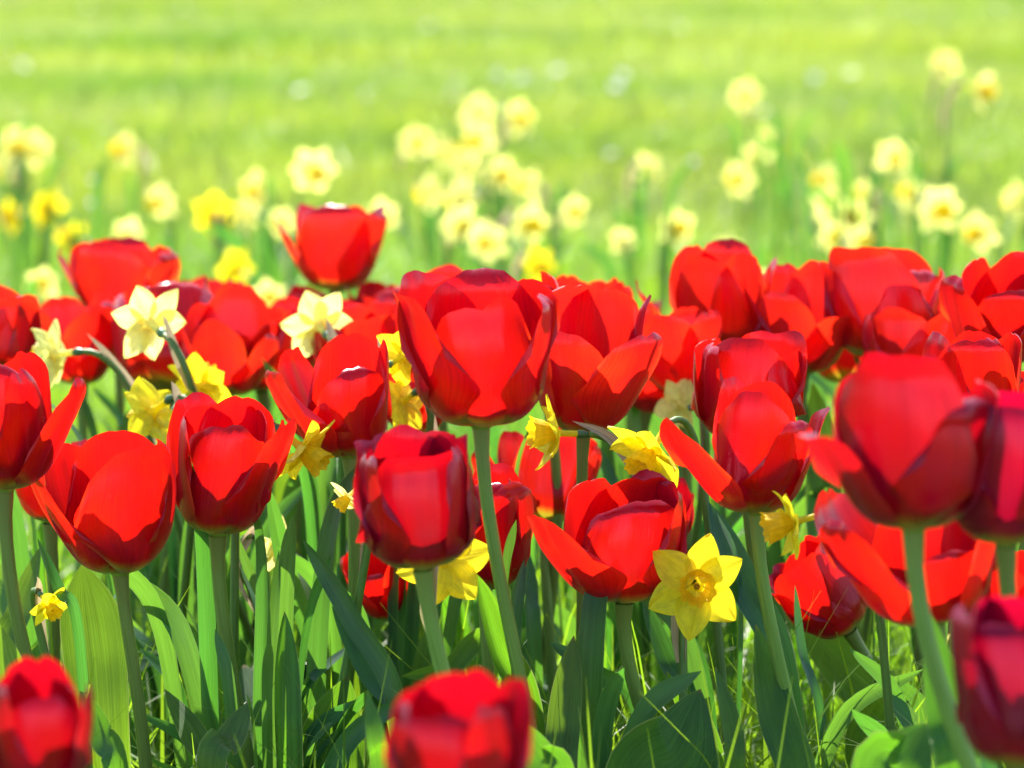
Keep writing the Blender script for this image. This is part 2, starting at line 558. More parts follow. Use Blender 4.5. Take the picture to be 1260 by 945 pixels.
# ------------------------------------------------------------------ tulips
def petal_grid(az, th1, curl, L, W, r0, rng, nu=17, nv=24, kf=1.0, rim=0.5, th0=-4.0):
    """One tulip petal in flower space: z along the axis, az from -y (towards the camera) to +x."""
    v = np.linspace(0, 1, nv)
    u = np.linspace(-1, 1, nu)
    fine = np.linspace(0, 1.02, 240)
    th = th0 + (th1 + 4 - th0) * sstep(-0.05, 0.44, fine) + (curl + 6) * sstep(0.55, 1.0, fine) + rim * 75 * sstep(0.87, 1.02, fine)
    th = np.radians(th)
    dr = np.cumsum(np.cos(th)) * (fine[1] - fine[0]) * L
    dz = np.cumsum(np.sin(th)) * (fine[1] - fine[0]) * L
    # outline of the tip: rounded, with a small notch or point, a little ragged
    au = np.abs(u)
    skew = rng.normal(0, 0.03)
    T = 1 - 0.40 * (1 - np.sqrt(np.maximum(0, 1 - 0.985 * au ** 2.3))) + skew * u
    T -= rng.uniform(-0.01, 0.05) * np.exp(-(u / 0.13) ** 2)
    T += rng.uniform(-0.02, 0.10) * (np.exp(-(u / 0.42) ** 2) - 0.5)
    T += 0.016 * np.sin(u * rng.uniform(5, 9) + rng.uniform(0, 6)) + 0.006 * np.sin(u * rng.uniform(12, 18) + rng.uniform(0, 6))
    w = 1.04 * W * L * (0.30 + 0.70 * sstep(-0.05, 0.62, v)) * (1 - 0.17 * sstep(0.62, 1.0, v))
    dirr = np.array((math.sin(R(az)), -math.cos(R(az)), 0))
    lat = np.array((math.cos(R(az)), math.sin(R(az)), 0))
    sway = rng.normal(0, 0.055) * L + (rng.normal(0, 0.09) * L if th1 < 60 else 0)
    p1, p2, p3 = rng.uniform(0, 6.28, 3)
    f1, f2 = rng.uniform(4, 8, 2)
    P = np.empty((nv, nu, 3))
    for i in range(nv):
        ve = np.clip(v[i] * T, 0, 1.02)
        rr = np.interp(ve, fine, dr) + r0
        zz = np.interp(ve, fine, dz)
        tt = np.interp(ve, fine, th)
        rho = np.maximum(rr, 0.05 * L)
        kap = np.minimum(kf / (rho * 1.0 + 0.07 * L), 1.35 / max(w[i], 1e-4))
        s = u * w[i]
        x = np.sin(kap * s) / kap
        inw = (1 - np.cos(kap * s)) / kap
        # inward normal of the middle line
        n_r, n_z = -np.sin(tt), np.cos(tt)
        wob = L * (0.042 * np.sin(f1 * v[i] + p1) * np.maximum(u, 0) ** 2 + 0.042 * np.sin(f2 * v[i] + p2) * np.maximum(-u, 0) ** 2) * v[i]
        rimout = -0.035 * L * abs(rim) * sstep(0.78, 1.0, np.maximum(au, 0)) * sstep(0.25, 0.8, v[i])
        crease = -0.018 * L * np.exp(-(u / 0.10) ** 2) * sstep(0.1, 0.5, v[i])
        d = inw + wob + rimout - crease
        P[i] = dirr[None] * (rr + n_r * d)[:, None] + lat[None] * (x + sway * ve ** 2)[:, None] + np.array((0, 0, 1.0))[None] * (zz + n_z * d)[:, None]
    return P


ALL_TULIPS = {}
STEM_R = 0.0030


def tulip(key, bx, by, hp, d, label, wp=None, mat='tulip', roll=0, tc=0, op=78, az0=None, petals=None, low=None, seed=0, leaves=None, W=0.38, leafh=(0.10, 0.19)):
    rng = np.random.default_rng(seed + 100 * len(ALL_TULIPS) + 7)
    if d > 1.65:
        hp *= 1.08
        wp = wp * 1.14 if wp else None
    if d > 1.55:                                        # the soft focus rows lean about a little
        roll = roll or rng.normal(0, 7)
        tc = tc or rng.normal(2, 8)
        op = op + rng.normal(0, 5)
    B = at(bx, by, d)
    # axis of the flower
    axis = unit(UPV * 0 + np.array((math.sin(R(roll)), -math.sin(R(tc)), math.cos(R(roll)) * math.cos(R(tc)))))
    ex = unit(np.array((1.0, 0, 0)) - axis * axis[0])
    ey = np.cross(axis, ex)
    rot = np.stack([ex, ey, axis], 1)
    # ground point of the stem
    if low is None:
        low = (bx + rng.uniform(-14, 18), by + 200)
    Q = at(low[0], low[1], d + 0.004)
    dirv = (Q - B)
    k = -B[2] / dirv[2]
    Gp = B + dirv * k
    Gp[0] = B[0] + np.clip(Gp[0] - B[0], -0.12, 0.12)
    Gp[1] = B[1] + rng.uniform(-0.01, 0.03)
    Gp[2] = 0.0
    root = thing('tulip', label, 'tulip', Gp, 'red tulips in the flower bed')
    ALL_TULIPS[key] = (root, d)
    # petals in flower space, then scaled so that the flower has its height in the photo
    if petals is None:
        a0 = rng.uniform(0, 60) if az0 is None else az0
        petals = []
        for i in range(6):
            petals.append((a0 + 60 * i + rng.normal(0, 6), op + rng.normal(0, 4) + (3 if i % 2 else 0), rng.normal(6, 7), rng.uniform(0.94, 1.04), W * rng.uniform(0.93, 1.07)))
    grids = []
    for i, p in enumerate(petals):
        az, th1, curl, L, Wp = p[:5]
        kf = p[5] if len(p) > 5 else 1.0
        if abs(az) < 52:
            Wp *= 1.17                                  # the petals turned to the camera lie outermost and widest
        elif abs(az) < 100:
            Wp *= 0.92
        rim = p[6] if len(p) > 6 else (rng.uniform(0.25, 1.15) if rng.random() < 0.7 else rng.uniform(-0.9, -0.2))
        grids.append(petal_grid(az, th1, curl, L, Wp, 0.045 if i % 2 == 0 else 0.035, rng, kf=kf, rim=rim))
    zmax = max(g[..., 2].max() for g in grids)
    Hm = hp * d / F_PX
    sc = Hm / zmax
    if wp:                                              # as wide as in the photo
        xs = np.concatenate([g[..., 0].ravel() for g in grids])
        wx = float(np.clip(wp * d / F_PX / sc / (xs.max() - xs.min()), 0.85, 1.38))
        grids = [g * np.array((wx, wx, 1.0)) for g in grids]
    base = np.array(Gp)
    # flower base (receptacle) carries the petals and the pistil
    zz = np.linspace(-0.03, 0.05, 8)
    rr = np.array((0.045, 0.055, 0.066, 0.074, 0.078, 0.074, 0.058, 0.02))
    path = B[None] + axis[None] * (zz * sc)[:, None]
    vq = tube(path, rr * sc, base, 14)
    fl = link('flower_base', quads_mesh('flower_base', *vq), M['receptacle'], root)
    for g in grids:
        Pw = B + (g.reshape(-1, 3) * sc) @ rot.T
        v, q, uv = sheet(Pw.reshape(g.shape), base)
        link('petal', quads_mesh('petal', v, q, uv), M['tulip_lit' if mat == 'tulip' and d > 1.6 else mat], fl)  # farther rows take the copy with the sunlit glow painted in
    path = B[None] + axis[None] * (np.linspace(0.04, 0.36, 8) * sc)[:, None]
    vq = tube(path, np.array((0.05, 0.055, 0.055, 0.05, 0.05, 0.06, 0.075, 0.03)) * sc, base, 9)
    link('pistil', quads_mesh('pistil', *vq), M['pistil'], fl)
    # stem
    hgt = B[2]
    p1 = B - axis * hgt * 0.33
    p2 = Gp + np.array((0, 0, hgt * 0.33)) + (B - Gp) * np.array((0.30, 0.2, 0))
    path = bez(B - axis * 0.0015, p1, p2, Gp - np.array((0, 0, 0.004)), 22)
    wob = rng.normal(0, 1, 2)
    s = np.linspace(0, 1, 22)
    path[:, 0] += 0.0022 * np.sin(s * 6.0 + wob[0]) * np.sin(s * math.pi)
    path[:, 1] += 0.003 * np.sin(s * 5.0 + wob[1]) * np.sin(s * math.pi)
    rad = (STEM_R * rng.uniform(0.88, 1.08) + 0.0005 * s) * (1 + 0.35 * np.exp(-(s / 0.035) ** 2))
    link('stem', quads_mesh('stem', *tube(path, rad, base, 12)), M['tulip_stem'], root)
    # leaves
    if leaves is None:
        leaves = 1 if d > 1.58 else int(rng.random() < 0.5)
    for i in range(leaves):
        a = rng.uniform(0, 2 * math.pi)
        h = rng.uniform(*leafh)
        out = rng.uniform(0.02, 0.08)
        dv = np.array((math.cos(a), math.sin(a) * 0.7, 0))
        pts = [Gp + dv * 0.004, Gp + dv * (0.008 + out * 0.25) + np.array((0, 0, h * 0.4)), Gp + dv * out * 0.7 + np.array((0, 0, h * 0.8)), Gp + dv * (out * 1.15) + np.array((0, 0, h))]
        add_leaf(root, pts, rng.uniform(0.012, 0.024), rng.uniform(-70, 70), M['tulip_leaf'], fold=rng.uniform(0.2, 0.6), twist=rng.uniform(-50, 50), wave=0.15, seed=int(rng.integers(999)), peak=0.4)
    return root


# ------------------------------------------------------------------ daffodils
DAFFS = {}


def daffodil(key, cx, cy, size, d, label, yaw=0, pitch=0, kind='yellow', low=None, trumpet=0.55, mouth=0.34, reflex=0.05, leaves=3, seed=0, rollz=None, sheath=True, detail=1.0, group='daffodils among the tulips', leafh=(0.16, 0.27), orange=False):
    rng = np.random.default_rng(seed + 31 * len(DAFFS) + 3)
    a = size * d / F_PX / 2.0
    Cn = at(cx, cy, d)
    y, p = R(yaw), R(pitch)
    Fv = unit(np.array((math.sin(y) * math.cos(p), -math.cos(y) * math.cos(p), math.sin(p))))
    ref = np.array((0, 0, 1.0)) if abs(Fv[2]) < 0.9 else np.array((0, 1.0, 0))
    ex = unit(np.cross(ref, Fv))
    ey = np.cross(Fv, ex)
    neck = Cn - Fv * a * 0.85
    if low is None:
        low = (cx + math.copysign(1, -Fv[0] if abs(Fv[0]) > 0.05 else rng.normal()) * size * 0.35 + rng.normal(0, size * 0.15), cy + size * 3.5)
    Q = at(low[0], low[1], d + 0.01)
    dv = Q - neck
    k = -neck[2] / min(dv[2], -1e-3)
    Gp = neck + dv * k
    Gp[0] = neck[0] + np.clip(Gp[0] - neck[0], -0.10, 0.10)
    Gp[1] = neck[1] + np.clip(Gp[1] - neck[1], -0.02, 0.05)
    Gp[2] = float(ground_z(Gp[0], Gp[1]))
    root = thing('daffodil', label, 'daffodil', Gp, group)
    DAFFS[key] = (root, d)
    base = np.array(Gp)
    nu, nv = (11, 14) if detail >= 1 else (7, 8)
    u = np.linspace(-1, 1, nu)
    v = np.linspace(0, 1, nv)
    r0 = rng.uniform(0, 60) if rollz is None else rollz
    pm = M['daff_yellow'] if kind == 'yellow' else M['daff_pale']
    tm = M['trumpet_orange'] if orange else M['trumpet_yellow']
    # tube behind the petals: the flower's own part, carrying petals and trumpet
    tz = np.linspace(0.02, -0.60, 7)
    tr = np.array((0.16, 0.11, 0.085, 0.08, 0.08, 0.085, 0.09))
    fl = link('flower_tube', quads_mesh('flower_tube', *tube(Cn + Fv * (tz * a)[:, None], tr * a, base, 10)), pm, root)
    for i in range(6):
        ang = R(r0 + 60 * i + rng.normal(0, 4))
        layer = 0.0 if i % 2 else 0.03
        ca, sa = math.cos(ang), math.sin(ang)
        rad_dir = ex * ca + ey * sa
        lat_dir = -ex * sa + ey * ca
        Wp = rng.uniform(0.33, 0.40) * (1.0 if i % 2 else 0.92)
        rfx = reflex + rng.normal(0, 0.08)
        tw = rng.normal(0, 0.22)
        ph = rng.uniform(0, 6.28)
        prof = Wp * np.sin(np.clip(v * 0.97 + 0.03, 0, 1) ** 0.74 * math.pi) ** 0.70
        prof = np.where(v > 0.55, prof * (1 - 0.10 * sstep(0.6, 0.95, v)), prof)
        P = np.empty((nv, nu, 3))
        Lk = rng.uniform(0.94, 1.04)
        for r in range(nv):
            rho = 0.10 + (Lk - 0.10) * v[r]
            fw = layer + rfx * v[r] ** 2 + 0.06 * math.sin(3 * v[r] + ph)
            l = u * prof[r]
            f = fw + tw * l * v[r] + 0.16 * (u ** 2) * prof[r] * (1 - 0.4 * v[r]) + 0.03 * np.exp(-(u / 0.2) ** 2) * v[r] + 0.025 * np.sin(5 * u + 4 * v[r] + ph)
            P[r] = Cn + a * (rad_dir[None] * rho + lat_dir[None] * l[:, None] + Fv[None] * f[:, None])
        vv, q, uv = sheet(P, base)
        link('petal', quads_mesh('petal', vv, q, uv), pm, fl)
    # trumpet with a frilled mouth
    ns, nr = (48, 10) if detail >= 1 else (20, 6)
    ph = np.linspace(0, 2 * math.pi, ns, endpoint=False)
    s = np.linspace(0, 1, nr)
    P = np.empty((nr, ns, 3))
    fr = 0.5 * np.sin(ph * 6 + rng.uniform(0, 6)) + 0.5 * np.sin(ph * 11 + rng.uniform(0, 6))
    for r in range(nr):
        rad = 0.17 + (mouth * 0.82 - 0.17) * sstep(0, 0.55, s[r]) + mouth * 0.18 * s[r] ** 4
        rad = rad * (1 + 0.10 * fr * s[r] ** 3 + 0.025 * np.sin(ph * 12) * s[r])
        z = 0.02 + trumpet * s[r] + 0.05 * fr * s[r] ** 5
        P[r] = Cn + a * (ex[None] * (np.cos(ph) * rad)[:, None] + ey[None] * (np.sin(ph) * rad)[:, None] + Fv[None] * (z if np.ndim(z) else np.full(ns, z))[:, None])
    uv = np.stack(np.meshgrid(np.linspace(0, 1, ns), s), -1).reshape(-1, 2)
    tr_ob = link('trumpet', quads_mesh('trumpet', P.reshape(-1, 3) - base, grid_quads(nr, ns, 0, True), uv), tm, fl)
    if detail >= 1:
        vs_, qs_, us_, off = [], [], [], 0
        for i in range(7):
            an = i * 1.047
            rr = 0.0 if i == 6 else 0.07
            tip = 0.8 if i == 6 else 0.62
            o0 = ex * math.cos(an) * rr + ey * math.sin(an) * rr
            pts = [Cn + a * (o0 * 0.6 + Fv * z) for z in np.linspace(0.0, trumpet * tip, 6)]
            vq = tube(pts, a * np.array((0.012, 0.012, 0.014, 0.024, 0.026, 0.012)), base, 6)
            vs_.append(vq[0]); qs_.append(vq[1] + off); us_.append(vq[2])
            off += len(vq[0])
        link('stamens', quads_mesh('stamens', np.vstack(vs_), np.vstack(qs_), np.vstack(us_)), M['stamen'], fl)
    oz = np.linspace(-0.56, -0.90, 8)
    orr = np.array((0.08, 0.10, 0.115, 0.12, 0.11, 0.095, 0.075, 0.055))
    link('ovary', quads_mesh('ovary', *tube(Cn + Fv * (oz * a)[:, None], orr * a, base, 10)), M['ovary'], root)
    # stem, hooked at the neck
    N0 = Cn - Fv * a * 0.88
    h = N0[2] - Gp[2]
    bend = -Fv * np.array((1, 1, 0.4)) * a * (1.1 if detail >= 1 else 0.5)
    path = np.vstack([bez(N0, N0 + bend * 0.55, N0 + bend * 0.95 + (Gp - N0) * 0.03, N0 + bend * 0.85 + (Gp - N0) * 0.16, 9)[:-1],
                      bez(N0 + bend * 0.85 + (Gp - N0) * 0.16, N0 + bend * 0.72 + (Gp - N0) * 0.34, Gp + (N0 - Gp) * 0.3, Gp, 14)])
    link('stem', quads_mesh('stem', *tube(path, np.linspace(0.0016, 0.0027, len(path)), base, 8)), M['daff_stem'], root)
    if sheath:
        # papery sheath at the bend
        p0 = path[7]
        pts = [path[9], p0 + np.array((rng.normal(0, 0.002), 0, 0.003)), p0 + (N0 - p0) * 0.6 + np.array((0, -0.002, 0.010)), N0 + Fv * a * 0.1 + np.array((rng.normal(0, .003), -0.003, 0.008 + rng.normal(0, 0.003)))]
        v_, q_, uv_ = sheet(leaf_points(pts, 0.34 * a, rng.uniform(-60, 60), fold=0.9, peak=0.35, nv=14, nu=7, twist=90, wave=0.3, seed=int(rng.integers(99))), base)
        link('sheath', quads_mesh('sheath', v_, q_, uv_), M['sheath'], root)
    for i in range(leaves):
        an = rng.uniform(0, 2 * math.pi)
        hh = rng.uniform(*leafh)
        out = rng.uniform(0.01, 0.07)
        dv = np.array((math.cos(an), math.sin(an) * 0.7, 0))
        pts = [Gp + dv * 0.006, Gp + dv * (0.008 + out * 0.2) + np.array((0, 0, hh * 0.45)), Gp + dv * out * 0.6 + np.array((0, 0, hh * 0.85)), Gp + dv * out * 1.2 + np.array((0, 0, hh))]
        add_leaf(root, pts, rng.uniform(0.008, 0.013), rng.uniform(-90, 90), M['daff_leaf'], fold=rng.uniform(0.1, 0.5), peak=0.55, tip=1.9, nv=16 if detail < 1 else 22, nu=5, twist=rng.uniform(-90, 90), seed=int(rng.integers(999)))
    return root


# ------------------------------------------------------------------ the tulips of the photo
# petals: (direction, final steepness, extra curl at the tip, length, half width, [cupping, rim])
tulip('S', 148, 703, 168, 1.40, 'wide open red tulip cup above a broad upright pale green leaf', wp=190, roll=-3, low=(178, 945), petals=[
    (40, 74, 10, 0.98, 0.45), (-60, 58, 16, 0.90, 0.38), (178, 84, 4, 1.02, 0.46), (112, 74, 6, 0.98, 0.40), (-122, 70, 8, 0.98, 0.40), (-18, 68, 6, 0.62, 0.30)])
tulip('U', 268, 655, 167, 1.43, 'rounded red tulip with one petal flaring out and shining beside a tulip cup', wp=158, roll=4, low=(325, 945), petals=[
    (-14, 86, 4, 0.90, 0.44), (66, 70, -14, 1.0, 0.36, 1.1), (-88, 82, 2, 0.92, 0.40), (165, 88, 2, 1.06, 0.40), (120, 84, 4, 0.98, 0.38), (-140, 82, 4, 1.0, 0.40)])
tulip('T', 62, 640, 100, 1.53, 'orange glowing red tulip half hidden behind the wide open cup', mat='tulip_lit', wp=105, op=60, az0=15)
tulip('V', 6, 600, 170, 1.38, 'red tulip cut by the picture edge with one petal leaning out over the grass', wp=165, low=(42, 815), petals=[
    (8, 88, 4, 0.98, 0.42), (62, 54, -4, 1.0, 0.25, 1.2), (-70, 84, 4, 1.0, 0.4), (150, 82, 4, 1.0, 0.4), (-140, 84, 3, 1.0, 0.4), (58, 78, 4, 0.92, 0.36)])
tulip('W', 4, 452, 90, 1.74, 'small red tulip at the picture edge above the tulip with a leaning petal', wp=85, op=80)
tulip('X', 148, 394, 92, 1.92, 'red tulip directly above the white backed daffodil, before the blurred lawn', wp=130, roll=2, petals=[
    (-12, 78, 4, 1.0, 0.42), (70, 66, 8, 0.98, 0.38), (-82, 62, -6, 0.96, 0.28), (175, 78, 4, 1.0, 0.42), (120, 70, 4, 1.0, 0.4), (-125, 72, 4, 1.0, 0.4)])
tulip('Y', 100, 472, 102, 1.84, 'red tulip between the two pale daffodils near the picture edge', wp=100, op=70, az0=20)
tulip('Z', 208, 482, 134, 1.80, 'tall red tulip just behind the white backed daffodil', wp=130, op=76, az0=30)
tulip('AA', 278, 486, 130, 1.76, 'orange lit red tulip with a broad raised rear petal', wp=115, petals=[
    (-20, 62, 10, 0.72, 0.38), (60, 52, 8, 0.70, 0.36), (-75, 58, 0, 0.70, 0.34), (170, 84, 2, 1.06, 0.44), (120, 66, 4, 0.86, 0.4), (-130, 72, 4, 0.9, 0.4)])
tulip('AB', 362, 458, 88, 1.86, 'low red tulip below the white star daffodil with glossy open petals', wp=115, op=50, az0=10)
tulip('AC', 412, 358, 102, 1.95, 'single red tulip standing highest before the yellow daffodils', wp=124, roll=5, petals=[
    (-10, 78, 2, 1.02, 0.42), (62, 70, 0, 1.0, 0.40), (-84, 52, 6, 0.92, 0.36), (172, 84, 4, 1.02, 0.42), (118, 78, 4, 1.0, 0.4), (-128, 70, 4, 1.0, 0.38)])
tulip('AD', 468, 432, 76, 1.92, 'orange red tulip partly hidden behind the largest upright tulip', wp=90, op=72)
tulip('R1', 430, 560, 146, 1.49, 'ragged red tulip with spread petals and a glossy wine coloured outer petal', wp=152, roll=-6, low=(422, 650), petals=[
    (26, 82, 6, 0.80, 0.42), (-58, 56, -4, 1.0, 0.33, 1.2), (96, 76, 4, 0.98, 0.36), (170, 84, 4, 1.02, 0.42), (-128, 66, 4, 1.0, 0.30), (-24, 60, 6, 0.56, 0.26)])
tulip('R2', 508, 532, 112, 1.575, 'orange red tulip with a drooping petal between two yellow petals', mat='tulip_lit', wp=115, roll=6, petals=[
    (-38, 40, -12, 0.82, 0.40), (40, 56, 0, 0.80, 0.38), (-100, 58, 0, 0.9, 0.36), (170, 82, 4, 1.0, 0.40), (110, 70, 4, 1.0, 0.38), (-150, 76, 4, 1.0, 0.4)])
tulip('O', 592, 523, 188, 1.345, 'largest upright red tulip, in the middle, with a long leaning stem', wp=205, roll=-1, low=(668, 905), petals=[
    (16, 86, 10, 0.92, 0.40, 1.15), (-68, 74, 8, 1.00, 0.42), (82, 74, 10, 1.0, 0.40), (176, 82, 4, 1.06, 0.46), (128, 78, 4, 1.04, 0.40), (-124, 78, 4, 1.08, 0.42)])
tulip('P', 718, 530, 176, 1.50, 'open red tulip with a broad glowing orange petal above the small side facing daffodil', mat='tulip_lit', wp=160, roll=2, low=(716, 640), petals=[
    (48, 58, 16, 0.88, 0.42), (-22, 72, 6, 0.78, 0.40), (-95, 70, 4, 1.0, 0.42), (160, 82, 2, 1.08, 0.40), (102, 78, -10, 1.0, 0.16), (-150, 82, 4, 1.1, 0.40)])
tulip('AF', 722, 450, 102, 1.76, 'tulip peeping over the tulip with the glowing orange petal', wp=95, op=74)
tulip('AL', 796, 502, 105, 1.72, 'blurred red tulip low in the gap between the two upright groups', wp=120, op=64, az0=0)
tulip('Q', 672, 641, 116, 1.60, 'flame red tulip behind the small side facing daffodil', mat='tulip_lit', wp=160, low=(684, 800), petals=[
    (10, 84, 4, 0.96, 0.40), (72, 70, 2, 0.86, 0.32), (-62, 44, 6, 0.9, 0.36, 0.8), (172, 84, 4, 1.0, 0.42), (122, 80, 4, 1.0, 0.38), (-130, 76, 4, 0.98, 0.4)])
tulip('L', 520, 697, 170, 1.27, 'dark red rounded tulip with yellow daffodil petals showing under it', wp=156, mat='tulip_shaded', roll=-5, low=(552, 815), petals=[
    (14, 88, 4, 0.93, 0.46), (-72, 82, 4, 0.98, 0.36, 1, 0.5), (84, 84, 4, 0.98, 0.36, 1, 0.5), (174, 88, 2, 1.04, 0.44), (125, 86, 4, 1.0, 0.4), (-125, 84, 2, 1.02, 0.4)])
tulip('M', 596, 723, 148, 1.46, 'red tulip pressed close behind the dark rounded tulip', wp=115, low=(600, 830), op=86, az0=40)
tulip('N', 492, 757, 104, 1.55, 'small leaning red tulip under the dark rounded tulip', wp=100, roll=-16, low=(488, 850), petals=[
    (-20, 72, 10, 0.66, 0.40), (45, 70, 6, 0.8, 0.38), (-85, 74, 6, 0.98, 0.38), (170, 86, 4, 1.04, 0.42), (112, 80, 4, 1.0, 0.40), (-135, 80, 4, 1.0, 0.4)])
tulip('K', 768, 738, 150, 1.40, 'crimson tulip beside the open star daffodil, one petal flaring sideways', wp=198, low=(818, 895), petals=[
    (14, 88, 4, 0.92, 0.42), (-54, 54, 8, 0.96, 0.38, 1.15), (84, 80, 2, 0.96, 0.40), (178, 86, 2, 1.02, 0.42), (128, 82, 4, 1.0, 0.4), (-128, 84, 2, 1.04, 0.40)])
tulip('K2', 822, 676, 78, 1.56, 'crimson petal tips of a tulip hidden above the open star daffodil', wp=70, mat='tulip_shaded', op=70, az0=80)
tulip('I', 932, 629, 160, 1.38, 'open red tulip with a long petal drooping towards the pale yellow daffodil', wp=207, low=(990, 860), petals=[
    (-22, 84, 6, 0.94, 0.41), (46, 66, 8, 0.80, 0.40), (-62, 42, 4, 1.02, 0.32, 1.2), (172, 86, 2, 0.96, 0.40), (100, 62, 10, 0.86, 0.34), (-132, 82, 4, 0.96, 0.36)])
tulip('J', 918, 542, 132, 1.50, 'red tulip standing close behind the tulip with the drooping petal', wp=142, low=(948, 740), petals=[
    (-18, 90, 4, 1.0, 0.44), (52, 82, 4, 0.88, 0.34), (-82, 84, 2, 0.98, 0.40), (170, 88, 2, 1.0, 0.42), (95, 74, 4, 0.9, 0.36), (-130, 84, 2, 1.0, 0.4)])
tulip('AG', 886, 446, 134, 1.72, 'bright red tulip with two notched petals before the lawn and small pointed side petals', wp=152, petals=[
    (-28, 86, 4, 1.0, 0.38), (38, 86, 4, 1.02, 0.32), (-90, 48, 0, 0.92, 0.22), (90, 72, 2, 0.96, 0.34), (165, 84, 4, 1.04, 0.42), (-140, 82, 4, 1.04, 0.42)])
tulip('AH', 988, 458, 126, 1.71, 'open red tulip with white gleaming folded petals', wp=135, roll=4, low=(1016, 560), petals=[
    (-30, 58, 10, 0.86, 0.38), (40, 50, 6, 0.74, 0.38), (-88, 60, -14, 0.98, 0.30), (158, 82, 0, 1.04, 0.40), (95, 62, 0, 0.9, 0.34), (-145, 76, 0, 1.0, 0.34)])
tulip('AI', 1090, 440, 128, 1.70, 'plump red tulip above the huge blurred tulip', wp=138, op=80, petals=[
    (-30, 86, 6, 1.0, 0.44), (38, 78, 6, 0.82, 0.38), (-88, 76, 4, 0.9, 0.4), (84, 68, 4, 0.84, 0.36), (170, 84, 4, 1.0, 0.42), (-140, 82, 4, 1.0, 0.4)])
tulip('AJ', 1226, 446, 131, 1.60, 'orange rimmed red tulip in the upper row at the picture edge', wp=138, roll=3, petals=[
    (8, 84, 2, 0.88, 0.40), (-66, 66, 6, 1.0, 0.38), (75, 78, 4, 0.98, 0.4), (172, 84, 4, 1.02, 0.42), (120, 80, 4, 1.0, 0.4), (-128, 78, 4, 1.0, 0.4)])
tulip('AK', 1196, 552, 148, 1.44, 'red tulip wedged behind the huge blurred tulip', wp=118, op=78, az0=-10)
tulip('AM', 1262, 545, 90, 1.52, 'red tulip at the picture edge under the orange rimmed tulip', wp=80, op=66)
tulip('D', 1124, 648, 226, 1.12, 'huge blurred red tulip with a tall oval petal and a pink curled side petal', wp=250, mat='tulip_shaded', low=(1178, 760), petals=[
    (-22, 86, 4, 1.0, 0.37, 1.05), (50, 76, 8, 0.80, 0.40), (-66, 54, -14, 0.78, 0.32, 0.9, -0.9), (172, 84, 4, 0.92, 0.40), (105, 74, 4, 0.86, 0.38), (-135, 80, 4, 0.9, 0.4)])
tulip('E', 1238, 667, 182, 1.13, 'dark blurred red tulip cut by the picture edge beside the huge tulip', wp=175, mat='tulip_plum_shade', low=(1268, 760), petals=[
    (-14, 84, 6, 1.0, 0.44), (60, 80, 4, 1.0, 0.4), (-78, 74, 4, 0.92, 0.38), (172, 84, 4, 1.0, 0.42), (118, 80, 4, 1.0, 0.4), (-128, 78, 4, 1.0, 0.4)])
tulip('F', 1152, 764, 176, 1.25, 'wide leaning red tulip below the huge blurred tulip', wp=228, roll=-10, low=(1162, 850), petals=[
    (-60, 62, 4, 0.98, 0.38), (20, 66, 4, 0.62, 0.40), (72, 66, 8, 0.86, 0.40), (170, 80, 4, 1.0, 0.44), (118, 72, 4, 0.92, 0.4), (-118, 64, 4, 1.06, 0.42)])
tulip('G', 1248, 792, 118, 1.30, 'red tulip glimpsed behind the purple tulip at the picture edge', wp=115, op=70, az0=-30)
tulip('H', 1044, 775, 122, 1.54, 'translucent red tulip bent over sideways on a kinked stem', wp=108, roll=-34, low=(1082, 850), petals=[
    (-10, 82, 4, 1.0, 0.40), (64, 86, 2, 1.02, 0.36), (-70, 74, 4, 0.86, 0.38), (172, 88, 2, 0.98, 0.42), (118, 86, 2, 1.06, 0.36), (-130, 80, 4, 0.96, 0.4)])
tulip('C', 1250, 940, 206, 1.03, 'blurred purple crimson tulip in the corner at the picture edge', wp=155, mat='tulip_plum_shade', low=(1266, 1100), petals=[
    (-8, 92, 4, 0.88, 0.42), (-76, 76, 2, 1.0, 0.34), (70, 86, 2, 1.0, 0.4), (172, 86, 2, 1.0, 0.42), (118, 84, 2, 1.0, 0.4), (-128, 84, 2, 0.98, 0.4)], leaves=0)
tulip('A', 46, 985, 172, 1.05, 'blurred dark red tulip cut off by the lower picture edge, by itself', wp=132, mat='tulip_shaded', low=(52, 1150), petals=[
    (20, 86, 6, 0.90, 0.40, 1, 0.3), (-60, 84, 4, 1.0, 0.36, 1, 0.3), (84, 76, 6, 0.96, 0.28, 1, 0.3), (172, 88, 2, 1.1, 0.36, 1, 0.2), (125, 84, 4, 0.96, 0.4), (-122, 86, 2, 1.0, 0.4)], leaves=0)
tulip('B', 556, 1004, 172, 0.99, 'blurred red tulip closest of all, under the dark rounded tulip', wp=182, mat='tulip_shaded', low=(560, 1160), petals=[
    (-10, 86, 8, 0.92, 0.42, 1, 0.3), (56, 84, 0, 1.0, 0.32, 1, 0.3), (-72, 86, 0, 0.94, 0.28, 1, 0.3), (172, 86, 0, 1.1, 0.38, 1, 0.2), (118, 82, -6, 1.08, 0.26, 1, 0.2), (-122, 84, 2, 1.0, 0.36, 1, 0.3)])

